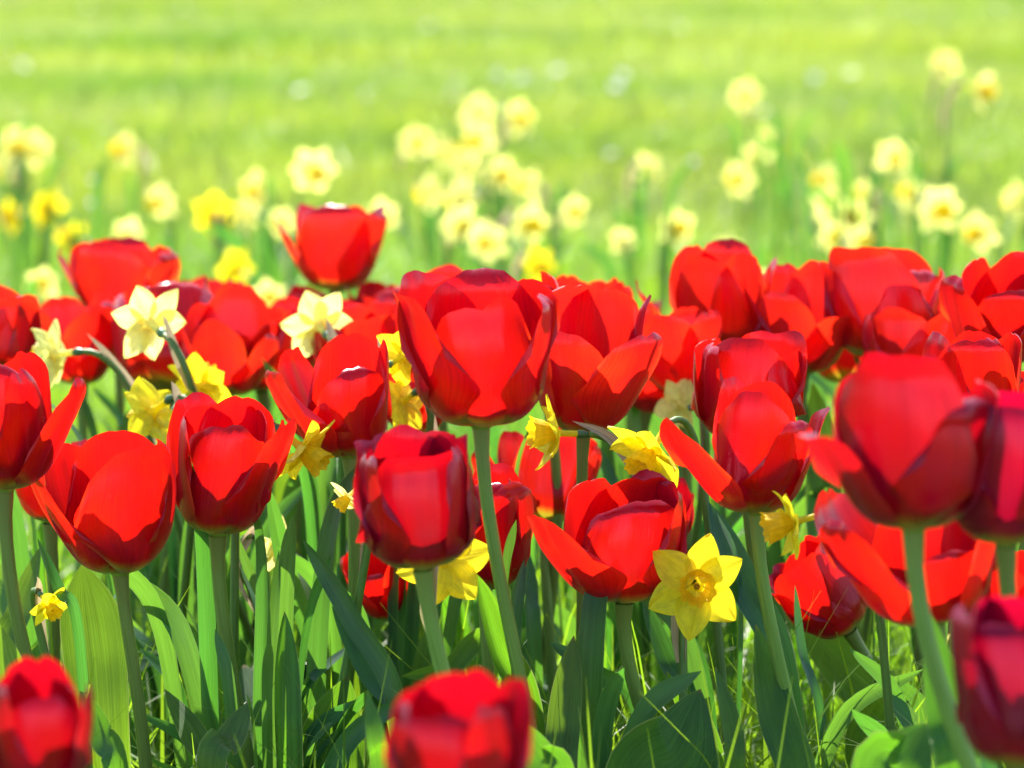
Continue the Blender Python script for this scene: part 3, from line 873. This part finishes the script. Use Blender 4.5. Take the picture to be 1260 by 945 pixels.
# more of the soft focus rows behind
tulip('N1', 322, 478, 92, 1.80, 'red tulip filling the gap under the low glossy tulip', wp=100, op=66, az0=25)
tulip('N2', 545, 436, 92, 1.72, 'red tulip just behind the shoulder of the largest upright tulip', wp=105, op=76, az0=5)
tulip('N3', 664, 448, 106, 1.57, 'red tulip between the largest upright tulip and the one with the glowing petal', wp=110, op=78, az0=-20)
tulip('N4', 1044, 470, 112, 1.78, 'red tulip squeezed between the gleaming tulip and the plump one', wp=110, op=62, az0=12)
tulip('N5', 1158, 470, 110, 1.76, 'red tulip behind the plump tulip and the orange rimmed one', wp=112, op=72, az0=40)
tulip('N6', 242, 432, 84, 1.98, 'red tulip behind the tall one beside the white backed daffodil', wp=104, op=74, az0=50)
tulip('N7', 838, 480, 100, 1.66, 'red tulip at the foot of the bright notched tulip', wp=112, op=58, az0=-12)
tulip('N8', 40, 470, 84, 1.92, 'red tulip low behind the pale daffodil on the arched stem', wp=96, op=66, az0=33)
tulip('N9', 452, 470, 88, 1.70, 'red tulip behind the ragged tulip and the white star daffodil', wp=104, op=70, az0=18)
tulip('N10', 512, 428, 76, 1.90, 'red tulip in the back row over the drooping orange petal', wp=96, op=70, az0=44)
tulip('N11', 392, 462, 96, 1.90, 'red tulip behind the white star daffodil', wp=100, op=66, az0=8)
tulip('N12', 176, 452, 92, 2.02, 'red tulip in the back row under the white backed daffodil', wp=100, op=72, az0=22)
tulip('N13', 945, 478, 104, 1.80, 'red tulip between the notched tulip and the gleaming one', wp=110, op=70, az0=-8)
tulip('N14', 1122, 492, 104, 1.66, 'red tulip low behind the top of the huge blurred tulip', wp=120, op=76, az0=35)
tulip('N15', 770, 462, 84, 1.92, 'small red tulip in the back row beside the narrow upright petal', wp=92, op=68, az0=55)

# ------------------------------------------------------------------ daffodils among the tulips
daffodil('d1', 856, 720, 134, 1.372, 'open yellow star daffodil facing out, beside the crimson tulip', yaw=4, pitch=2, low=(850, 830), trumpet=0.30, mouth=0.34, reflex=0.04, rollz=22, leaves=0, orange=True)
daffodil('d2', 683, 533, 96, 1.45, 'small yellow daffodil seen from the side before the flame red tulip', yaw=-76, pitch=4, low=(775, 640), trumpet=0.62, mouth=0.40, reflex=0.25, rollz=28, leaves=1, leafh=(0.06, 0.12))
daffodil('d3', 800, 556, 118, 1.43, 'pale yellow nodding daffodil under the drooping tulip petal', yaw=-40, pitch=-38, kind='yellow', sheath=False, low=(850, 690), trumpet=0.5, reflex=0.2)
daffodil('d4', 545, 690, 128, 1.36, 'yellow daffodil with its back turned, hanging under the dark rounded tulip', yaw=170, pitch=-20, kind='yellow', low=(556, 830))
daffodil('d5', 977, 642, 96, 1.33, 'deep yellow daffodil facing sideways on a straight neck, above the bent over tulip', yaw=-80, pitch=-12, low=(1040, 760), trumpet=0.75, mouth=0.42, reflex=0.3, orange=True)
daffodil('d6', 372, 552, 108, 1.46, 'yellow daffodil nodding between the rounded tulip and the ragged tulip', yaw=65, pitch=-34, low=(322, 700), trumpet=0.6, reflex=0.15)
daffodil('d7', 184, 397, 105, 1.62, 'white glowing daffodil seen from behind with its neck hooked downwards', yaw=-150, pitch=14, kind='pale', low=(236, 520), trumpet=0.5, reflex=0.1, rollz=12)
daffodil('d8', 68, 436, 92, 1.66, 'pale daffodil seen from the side on an arched stem', yaw=-112, pitch=-8, kind='pale', low=(150, 545), trumpet=0.5, reflex=0.15)
daffodil('d9', 188, 506, 100, 1.56, 'lower yellow daffodil of the pair above the rounded tulip', yaw=-130, pitch=-30, kind='yellow', low=(210, 640))
daffodil('d10', 244, 474, 96, 1.60, 'upper yellow daffodil of the pair above the rounded tulip', yaw=150, pitch=25, kind='yellow', low=(262, 600))
daffodil('d11', 392, 402, 100, 1.68, 'white star daffodil over the ragged red tulip', yaw=-160, pitch=10, kind='pale', low=(410, 560), rollz=5)
daffodil('d12', 494, 440, 84, 1.535, 'yellow daffodil showing one petal over the drooping orange petal', yaw=150, pitch=10, kind='yellow', low=(500, 560))
daffodil('d13', 496, 494, 84, 1.535, 'yellow daffodil showing one petal under the drooping orange petal', yaw=-140, pitch=-30, kind='yellow', low=(498, 600))
daffodil('d14', 60, 745, 62, 1.40, 'small low yellow daffodil near the grass by a dark leaf', yaw=40, pitch=-30, kind='yellow', low=(66, 800), leaves=0)
daffodil('d15', 338, 668, 70, 1.52, 'pale blurred daffodil low in the shade behind the rounded tulip stem', yaw=60, pitch=-10, kind='pale', low=(338, 740))
daffodil('d16', 428, 612, 60, 1.42, 'pale daffodil half covered by the side of the dark rounded tulip', yaw=-60, pitch=-40, kind='pale', low=(430, 700))
daffodil('d17', 836, 498, 76, 1.64, 'yellow daffodil peeping out beside the tall pair of red tulips', yaw=-150, pitch=0, kind='pale', low=(842, 620))
daffodil('d18', 312, 458, 70, 1.86, 'pale daffodil hidden in the glossy red tulips', yaw=120, pitch=10, kind='pale', low=(316, 560))
daffodil('d19', 1072, 712, 46, 1.95, 'tiny bright daffodil low behind the bent over tulip', yaw=30, pitch=-10, kind='pale', low=(1076, 760))
daffodil('d20', 1166, 796, 40, 1.70, 'tiny yellow bloom low in the leaves under the wide leaning tulip', yaw=-30, pitch=-10, kind='pale', low=(1168, 830))
daffodil('d21', 262, 640, 40, 2.1, 'small pale daffodil far down behind the two round tulip cups', yaw=60, pitch=0, kind='pale', leaves=2)

# ------------------------------------------------------------------ blurred daffodils in front of the lawn
BACK = [
    (12, 178, 46, 'blurred daffodil at the picture edge, topmost of the edge group'),
    (42, 184, 44, 'blurred daffodil next to the topmost one of the edge group'),
    (6, 208, 38, 'blurred daffodil at the picture edge just under the topmost one'),
    (153, 184, 42, 'pale blurred daffodil alone on a tall stem above the red tulips'),
    (197, 248, 42, 'round pale daffodil facing out, between the tall lone stem and the standing red tulip'),
    (58, 255, 46, 'blurred daffodil in the middle of the edge group'),
    (14, 266, 42, 'deep yellow blurred daffodil at the picture edge, lowest of the edge group'),
    (90, 293, 46, 'blurred yellow daffodil over the red tulip with its neighbour beside it'),
    (156, 289, 44, 'pale blurred daffodil just above the highest red tulip of its group'),
    (264, 264, 50, 'broad blurred daffodil with an orange trumpet, first of the trio'),
    (316, 236, 48, 'pale blurred daffodil, tallest of the trio'),
    (306, 264, 38, 'blurred daffodil with an orange trumpet, lowest of the trio'),
    (347, 274, 36, 'small yellow daffodil touching the petal of the single standing tulip'),
    (385, 209, 54, 'large pale daffodil above the single standing tulip'),
    (290, 331, 50, 'yellow blurred daffodil between the tulips and the trio'),
    (51, 350, 40, 'narrow yellow daffodil alone at the edge, low before dark leaves'),
    (330, 366, 42, 'pale daffodil just over the glossy red tulips'),
    (587, 138, 42, 'topmost pale daffodil of the big middle cluster'),
    (589, 172, 44, 'pale daffodil right under the topmost of the middle cluster'),
    (636, 146, 42, 'pale drooping daffodil standing apart above the middle cluster'),
    (511, 176, 40, 'pale daffodil with an orange mouth at the outer side of the middle cluster'),
    (544, 188, 44, 'pale daffodil in the upper middle cluster facing out'),
    (574, 204, 36, 'pale daffodil at the heart of the middle cluster'),
    (614, 214, 44, 'pale daffodil with orange trumpet turned sideways in the middle cluster'),
    (651, 229, 40, 'slim pale daffodil at the lawn side of the middle cluster'),
    (531, 237, 44, 'pale daffodil at the lower outer side of the middle cluster'),
    (567, 240, 50, 'bright pale daffodil low in the middle cluster'),
    (467, 264, 40, 'pale daffodil beside the single standing tulip'),
    (565, 276, 46, 'yellow daffodil with orange mouth in the lowest row of the middle cluster'),
    (602, 297, 48, 'bright yellow daffodil in the lowest row of the middle cluster'),
    (646, 276, 54, 'large daffodil with orange trumpet in the lowest row of the middle cluster'),
    (661, 326, 46, 'glaring white yellow daffodil just above the largest tulip'),
    (703, 260, 38, 'yellow daffodil past the end of the middle cluster'),
    (766, 296, 32, 'small yellow daffodil seen from the side by a pale stalk'),
    (796, 210, 42, 'pale butterfly shaped daffodil alone before the lawn'),
    (831, 281, 44, 'white topped daffodil with a yellow mouth above the bright notched tulip'),
    (894, 306, 36, 'yellow daffodil just over the bright notched tulip'),
    (950, 352, 42, 'bright pale daffodil squeezed between the notched tulip and the gleaming one'),
    (917, 117, 37, 'yellow daffodil high on a thin stem in the lawn'),
    (946, 174, 40, 'upper daffodil of the leaning group of three'),
    (929, 196, 38, 'middle daffodil of the leaning group of three'),
    (910, 220, 42, 'lower daffodil of the leaning group of three'),
    (1014, 222, 40, 'topmost daffodil of the dense yellow cluster'),
    (1022, 250, 44, 'daffodil at the outer side of the dense yellow cluster'),
    (1063, 242, 38, 'daffodil at the lawn side of the dense yellow cluster'),
    (1046, 268, 50, 'big pale daffodil at the centre of the dense yellow cluster'),
    (1030, 292, 44, 'deep yellow daffodil at the foot of the dense yellow cluster'),
    (1058, 298, 42, 'lowest deep yellow daffodil of the dense yellow cluster'),
    (1099, 192, 44, 'pale flat daffodil alone above the plump red tulip'),
    (1119, 237, 40, 'yellow daffodil next to the wide pale one'),
    (1152, 255, 56, 'wide pale daffodil facing out above the upper red row'),
    (1206, 285, 48, 'round yellow daffodil above the orange rimmed tulip'),
    (1253, 246, 46, 'yellow daffodil cut by the picture edge'),
    (1161, 80, 36, 'yellow daffodil bud like bloom, highest of all in the lawn'),
    (1203, 109, 50, 'big yellow daffodil next to the highest bloom in the lawn'),
]
rb = random.Random(11)
for i, (x, y, s, lab) in enumerate(BACK):
    d = 0.050 * F_PX / s
    s *= 1.2
    zlo, zhi = (0.17, 0.36)
    d = min(max(d, (CAM_H - zhi) * F_PX / (y + 80)), (CAM_H - zlo) * F_PX / (y + 80))
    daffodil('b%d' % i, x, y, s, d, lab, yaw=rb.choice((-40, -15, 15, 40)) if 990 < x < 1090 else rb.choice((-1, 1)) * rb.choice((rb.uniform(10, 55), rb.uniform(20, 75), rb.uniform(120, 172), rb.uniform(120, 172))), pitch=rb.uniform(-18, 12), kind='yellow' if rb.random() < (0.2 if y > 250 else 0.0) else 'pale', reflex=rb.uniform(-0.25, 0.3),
             trumpet=rb.uniform(0.45, 0.7), mouth=0.36, detail=0.5, seed=i, leaves=3, sheath=rb.random() < 0.5, group='blurred daffodils before the lawn', leafh=(0.10, 0.20) if 120 < x < 820 else (0.15, 0.27), orange=False)


# ------------------------------------------------------------------ leaves that stand out in the photo, each given to the plant it grows from
def px_leaf(key, pts, wpx, face, kind='tulip', **kw):
    root, d0 = (ALL_TULIPS if key in ALL_TULIPS else DAFFS)[key]
    P = [at(*p) for p in pts]
    # carry the leaf on down to the ground in the direction it starts with
    dv = P[0] - P[1]
    if P[0][2] > 0.004:
        g = P[0] + np.array((0, 0, -P[0][2])) + np.array((dv[0], dv[1] * 0.5, 0)) * min(1.0, P[0][2] / max(1e-3, abs(dv[2]))) * 0.5
        g = g * 0.75 + np.array(root.location) * 0.25
        g[2] = 0
        P = [g] + P
    return add_leaf(root, P, wpx * P_D(pts) / F_PX, face, M['tulip_leaf' if kind == 'tulip' else 'daff_leaf'], **kw)


def P_D(pts):
    return sum(p[2] for p in pts) / len(pts)


T_ = dict(fold=0.3, peak=0.55, tip=1.0, nv=34, nu=13)
S_ = dict(fold=0.35, peak=0.5, tip=1.7, nv=30, nu=7)
px_leaf('S', [(128, 945, 1.42), (116, 800, 1.43), (101, 694, 1.44)], 78, 8, fold=0.12, peak=0.72, tip=0.9, nv=34, nu=13, wave=0.06)
px_leaf('U', [(348, 960, 1.40), (346, 850, 1.40), (350, 752, 1.41)], 42, 42, fold=0.8, peak=0.5, tip=1.4, nv=30, nu=9)
px_leaf('U', [(262, 960, 1.36), (287, 905, 1.37), (305, 864, 1.38)], 44, -25, **T_)
px_leaf('U', [(325, 990, 1.50), (318, 900, 1.52), (300, 818, 1.55)], 128, 5, fold=0.15, peak=0.6, tip=0.7, nv=30, nu=13)
px_leaf('R1', [(405, 990, 1.44), (408, 905, 1.44), (428, 832, 1.44)], 84, 14, fold=0.25, peak=0.6, tip=0.75, nv=30, nu=13, wave=0.1)
px_leaf('S', [(268, 985, 1.40), (240, 910, 1.42), (203, 848, 1.44)], 40, 30, **T_)
px_leaf('S', [(150, 965, 1.36), (128, 905, 1.37), (98, 850, 1.38)], 40, -30, **S_)
px_leaf('d6', [(392, 850, 1.52), (352, 700, 1.50), (329, 596, 1.49)], 24, 20, 'daff', **S_)
px_leaf('d6', [(372, 860, 1.52), (322, 740, 1.51), (287, 650, 1.51)], 17, -30, 'daff', **S_)
px_leaf('R1', [(420, 850, 1.52), (385, 735, 1.54), (350, 672, 1.56)], 50, 25, **T_)
px_leaf('R1', [(492, 890, 1.42), (434, 762, 1.43), (373, 664, 1.44)], 27, -15, 'daff', **S_)
px_leaf('R1', [(512, 930, 1.42), (450, 830, 1.43), (408, 745, 1.44)], 22, 30, 'daff', **S_)
px_leaf('O', [(645, 900, 1.38), (612, 800, 1.37), (586, 706, 1.36)], 42, 35, fold=0.9, peak=0.45, tip=1.6, nv=30, nu=9)
px_leaf('O', [(692, 980, 1.36), (694, 890, 1.37), (706, 782, 1.38)], 42, -8, fold=0.2, peak=0.6, tip=1.3, nv=36, nu=11)
px_leaf('K', [(718, 880, 1.44), (722, 800, 1.45), (738, 734, 1.46)], 36, 12, **T_)
px_leaf('K', [(790, 990, 1.34), (836, 925, 1.35), (862, 848, 1.37)], 118, 10, fold=0.18, peak=0.55, tip=0.75, nv=34, nu=13, wave=0.06)
px_leaf('Q', [(640, 870, 1.64), (655, 810, 1.66), (690, 768, 1.70)], 80, 5, fold=0.2, peak=0.55, tip=0.8, nv=30, nu=11)
px_leaf('H', [(1105, 905, 1.58), (1040, 815, 1.59), (955, 735, 1.60)], 72, -20, fold=0.2, peak=0.45, tip=1.0, nv=34, nu=13)
px_leaf('I', [(985, 985, 1.38), (955, 880, 1.39), (930, 768, 1.40)], 52, 14, **T_)
px_leaf('D', [(1185, 985, 1.15), (1166, 880, 1.16), (1143, 752, 1.17)], 56, -8, **T_)
px_leaf('H', [(1050, 930, 1.50), (1072, 880, 1.50), (1098, 852, 1.49), (1120, 880, 1.47)], 46, 30, fold=0.5, peak=0.5, tip=0.9, nv=34, nu=11)
px_leaf('O', [(690, 985, 1.28), (664, 935, 1.28), (638, 884, 1.28)], 46, 15, **T_)
px_leaf('I', [(962, 840, 1.42), (915, 720, 1.43), (872, 618, 1.45)], 42, 18, 'daff', **S_)
px_leaf('V', [(2, 840, 1.50), (26, 750, 1.51), (50, 672, 1.52)], 36, -20, **T_)
px_leaf('V', [(98, 800, 1.40), (72, 725, 1.40), (46, 662, 1.41)], 15, 30, 'daff', **S_)
px_leaf('V', [(30, 900, 1.36), (14, 830, 1.36), (-4, 765, 1.36)], 40, 10, **T_)
px_leaf('M', [(612, 808, 1.48), (548, 826, 1.47), (494, 832, 1.46)], 26, -10, fold=0.3, peak=0.4, tip=1.2, nv=30, nu=9)
px_leaf('D', [(1085, 990, 1.22), (1112, 935, 1.23), (1140, 890, 1.24)], 76, -10, fold=0.2, peak=0.6, tip=0.8, nv=30, nu=11)
px_leaf('K', [(852, 895, 1.43), (820, 810, 1.44), (790, 735, 1.45)], 26, 20, 'daff', **S_)
px_leaf('K', [(872, 870, 1.45), (840, 770, 1.46), (815, 690, 1.47)], 20, -20, 'daff', **S_)
px_leaf('I', [(1010, 900, 1.47), (985, 800, 1.48), (978, 720, 1.49)], 20, 50, 'daff', **S_)
px_leaf('O', [(790, 890, 1.46), (735, 830, 1.46), (676, 790, 1.47)], 24, 10, 'daff', **S_)
px_leaf('Q', [(655, 800, 1.56), (650, 720, 1.57), (636, 650, 1.58)], 26, 40, 'daff', **S_)
px_leaf('D', [(1215, 960, 1.3), (1190, 850, 1.31), (1172, 770, 1.32)], 30, 30, 'daff', **S_)
px_leaf('B', [(470, 990, 1.25), (462, 910, 1.25), (452, 850, 1.26)], 26, 20, **T_)
px_leaf('I', [(905, 985, 1.33), (900, 900, 1.33), (880, 820, 1.34)], 34, 35, **T_)
px_leaf('AH', [(1015, 690, 1.68), (1012, 560, 1.70), (1000, 470, 1.72)], 46, 5, **T_)

# ------------------------------------------------------------------ flowerless clumps of narrow leaves that fill the bed
rc = random.Random(3)
clump_spots = [(rc.uniform(-0.12, 1.12) * 1260, rc.uniform(1.36, 2.4)) for _ in range(72)]
clump_spots = [(x, d) for x, d in clump_spots if not (900 < x < 1110 and d < 1.7) and not (760 < x < 940 and d < 1.6)]
for i, (x, d) in enumerate(clump_spots):
    p = at(x, 700, d)
    G0 = np.array((p[0], p[1], 0.0))
    root = thing('daffodil_clump', 'clump of narrow upright daffodil leaves without a flower', 'plant', G0, 'flowerless daffodil leaf clumps in the bed')
    for k in range(rc.randint(5, 8)):
        an = rc.uniform(0, 6.28)
        hh = rc.uniform(0.13, 0.24)
        out = rc.uniform(0.008, 0.055)
        dv = np.array((math.cos(an), math.sin(an), 0))
        o0 = dv * rc.uniform(0.003, 0.015)
        pts = [G0 + o0, G0 + o0 + dv * out * 0.2 + np.array((0, 0, hh * 0.45)), G0 + o0 + dv * out * 0.6 + np.array((0, 0, hh * 0.85)), G0 + o0 + dv * out * 1.2 + np.array((0, 0, hh))]
        add_leaf(root, pts, rc.uniform(0.006, 0.012), rc.uniform(-90, 90), M['daff_leaf'], fold=rc.uniform(0.1, 0.5), peak=0.55, tip=1.9, nv=18, nu=5, twist=rc.uniform(-90, 90), seed=i * 10 + k)

# ------------------------------------------------------------------ daisies in the lawn
DAISY = [(371, 111, 'white daisy dot standing alone in the lawn over the large pale daffodil'), (686, 87, 'brightest white daisy dot in the middle of the lawn'),
         (643, 96, None), (612, 92, None), (766, 92, None), (757, 106, None), (527, 32, None), (1105, 10, None), (1128, 18, None), (1062, 22, None), (1002, 96, None),
         (1048, 90, None), (940, 138, None), (116, 250, 'white daisy dot low in the lawn near the tall lone daffodil'), (118, 222, None), (852, 200, 'whitish daisy patch beside the butterfly shaped daffodil'),
         (226, 10, None), (108, 8, None), (28, 80, None), (752, 190, None), (838, 34, None), (1230, 12, None)]
rd = random.Random(8)
for x, y, lab in DAISY:
    d = (CAM_H - 0.085) * F_PX / (y + 80)
    p = at(x, y, d)
    gz = float(ground_z(p[0], p[1]))
    root = thing('daisy', lab or 'tiny blurred white daisy dotting the sunlit lawn', 'daisy', (p[0], p[1], gz), 'white daisies in the lawn')
    base = np.array((p[0], p[1], gz))
    r = 0.016 if y < 130 else 0.009
    ph = np.linspace(0, 2 * math.pi, 40, endpoint=False)
    rr = np.linspace(0.2, 1, 5)
    nrm = unit((rd.uniform(-0.4, 0.4), rd.uniform(-0.9, -0.2), 0.8))
    ex = unit(np.cross((0, 1, 0.2), nrm)); ey = np.cross(nrm, ex)
    P = np.empty((5, 40, 3))
    for k in range(5):
        rad = r * rr[k] * (1 + (0.16 if k == 4 else 0.05) * np.sin(ph * 13))
        P[k] = p + ex[None] * (np.cos(ph) * rad)[:, None] + ey[None] * (np.sin(ph) * rad)[:, None] + nrm[None] * (0.003 * rr[k] ** 2)
    uv = np.zeros((200, 2))
    link('petals', quads_mesh('petals', P.reshape(-1, 3) - base, grid_quads(5, 40, 0, True), uv), M['daisy'], root)
    zz = np.linspace(-0.001, 0.004, 5)
    link('flower_centre', quads_mesh('flower_centre', *tube(p + nrm[None] * zz[:, None], r * np.array((0.3, 0.32, 0.3, 0.2, 0.02)), base, 10)), M['stamen'], root)
    link('stem', quads_mesh('stem', *tube(bez(p, p + np.array((0, 0.004, -0.03)), base + np.array((0, 0, 0.03)), base, 8), 0.0012, base, 6)), M['daff_stem'], root)
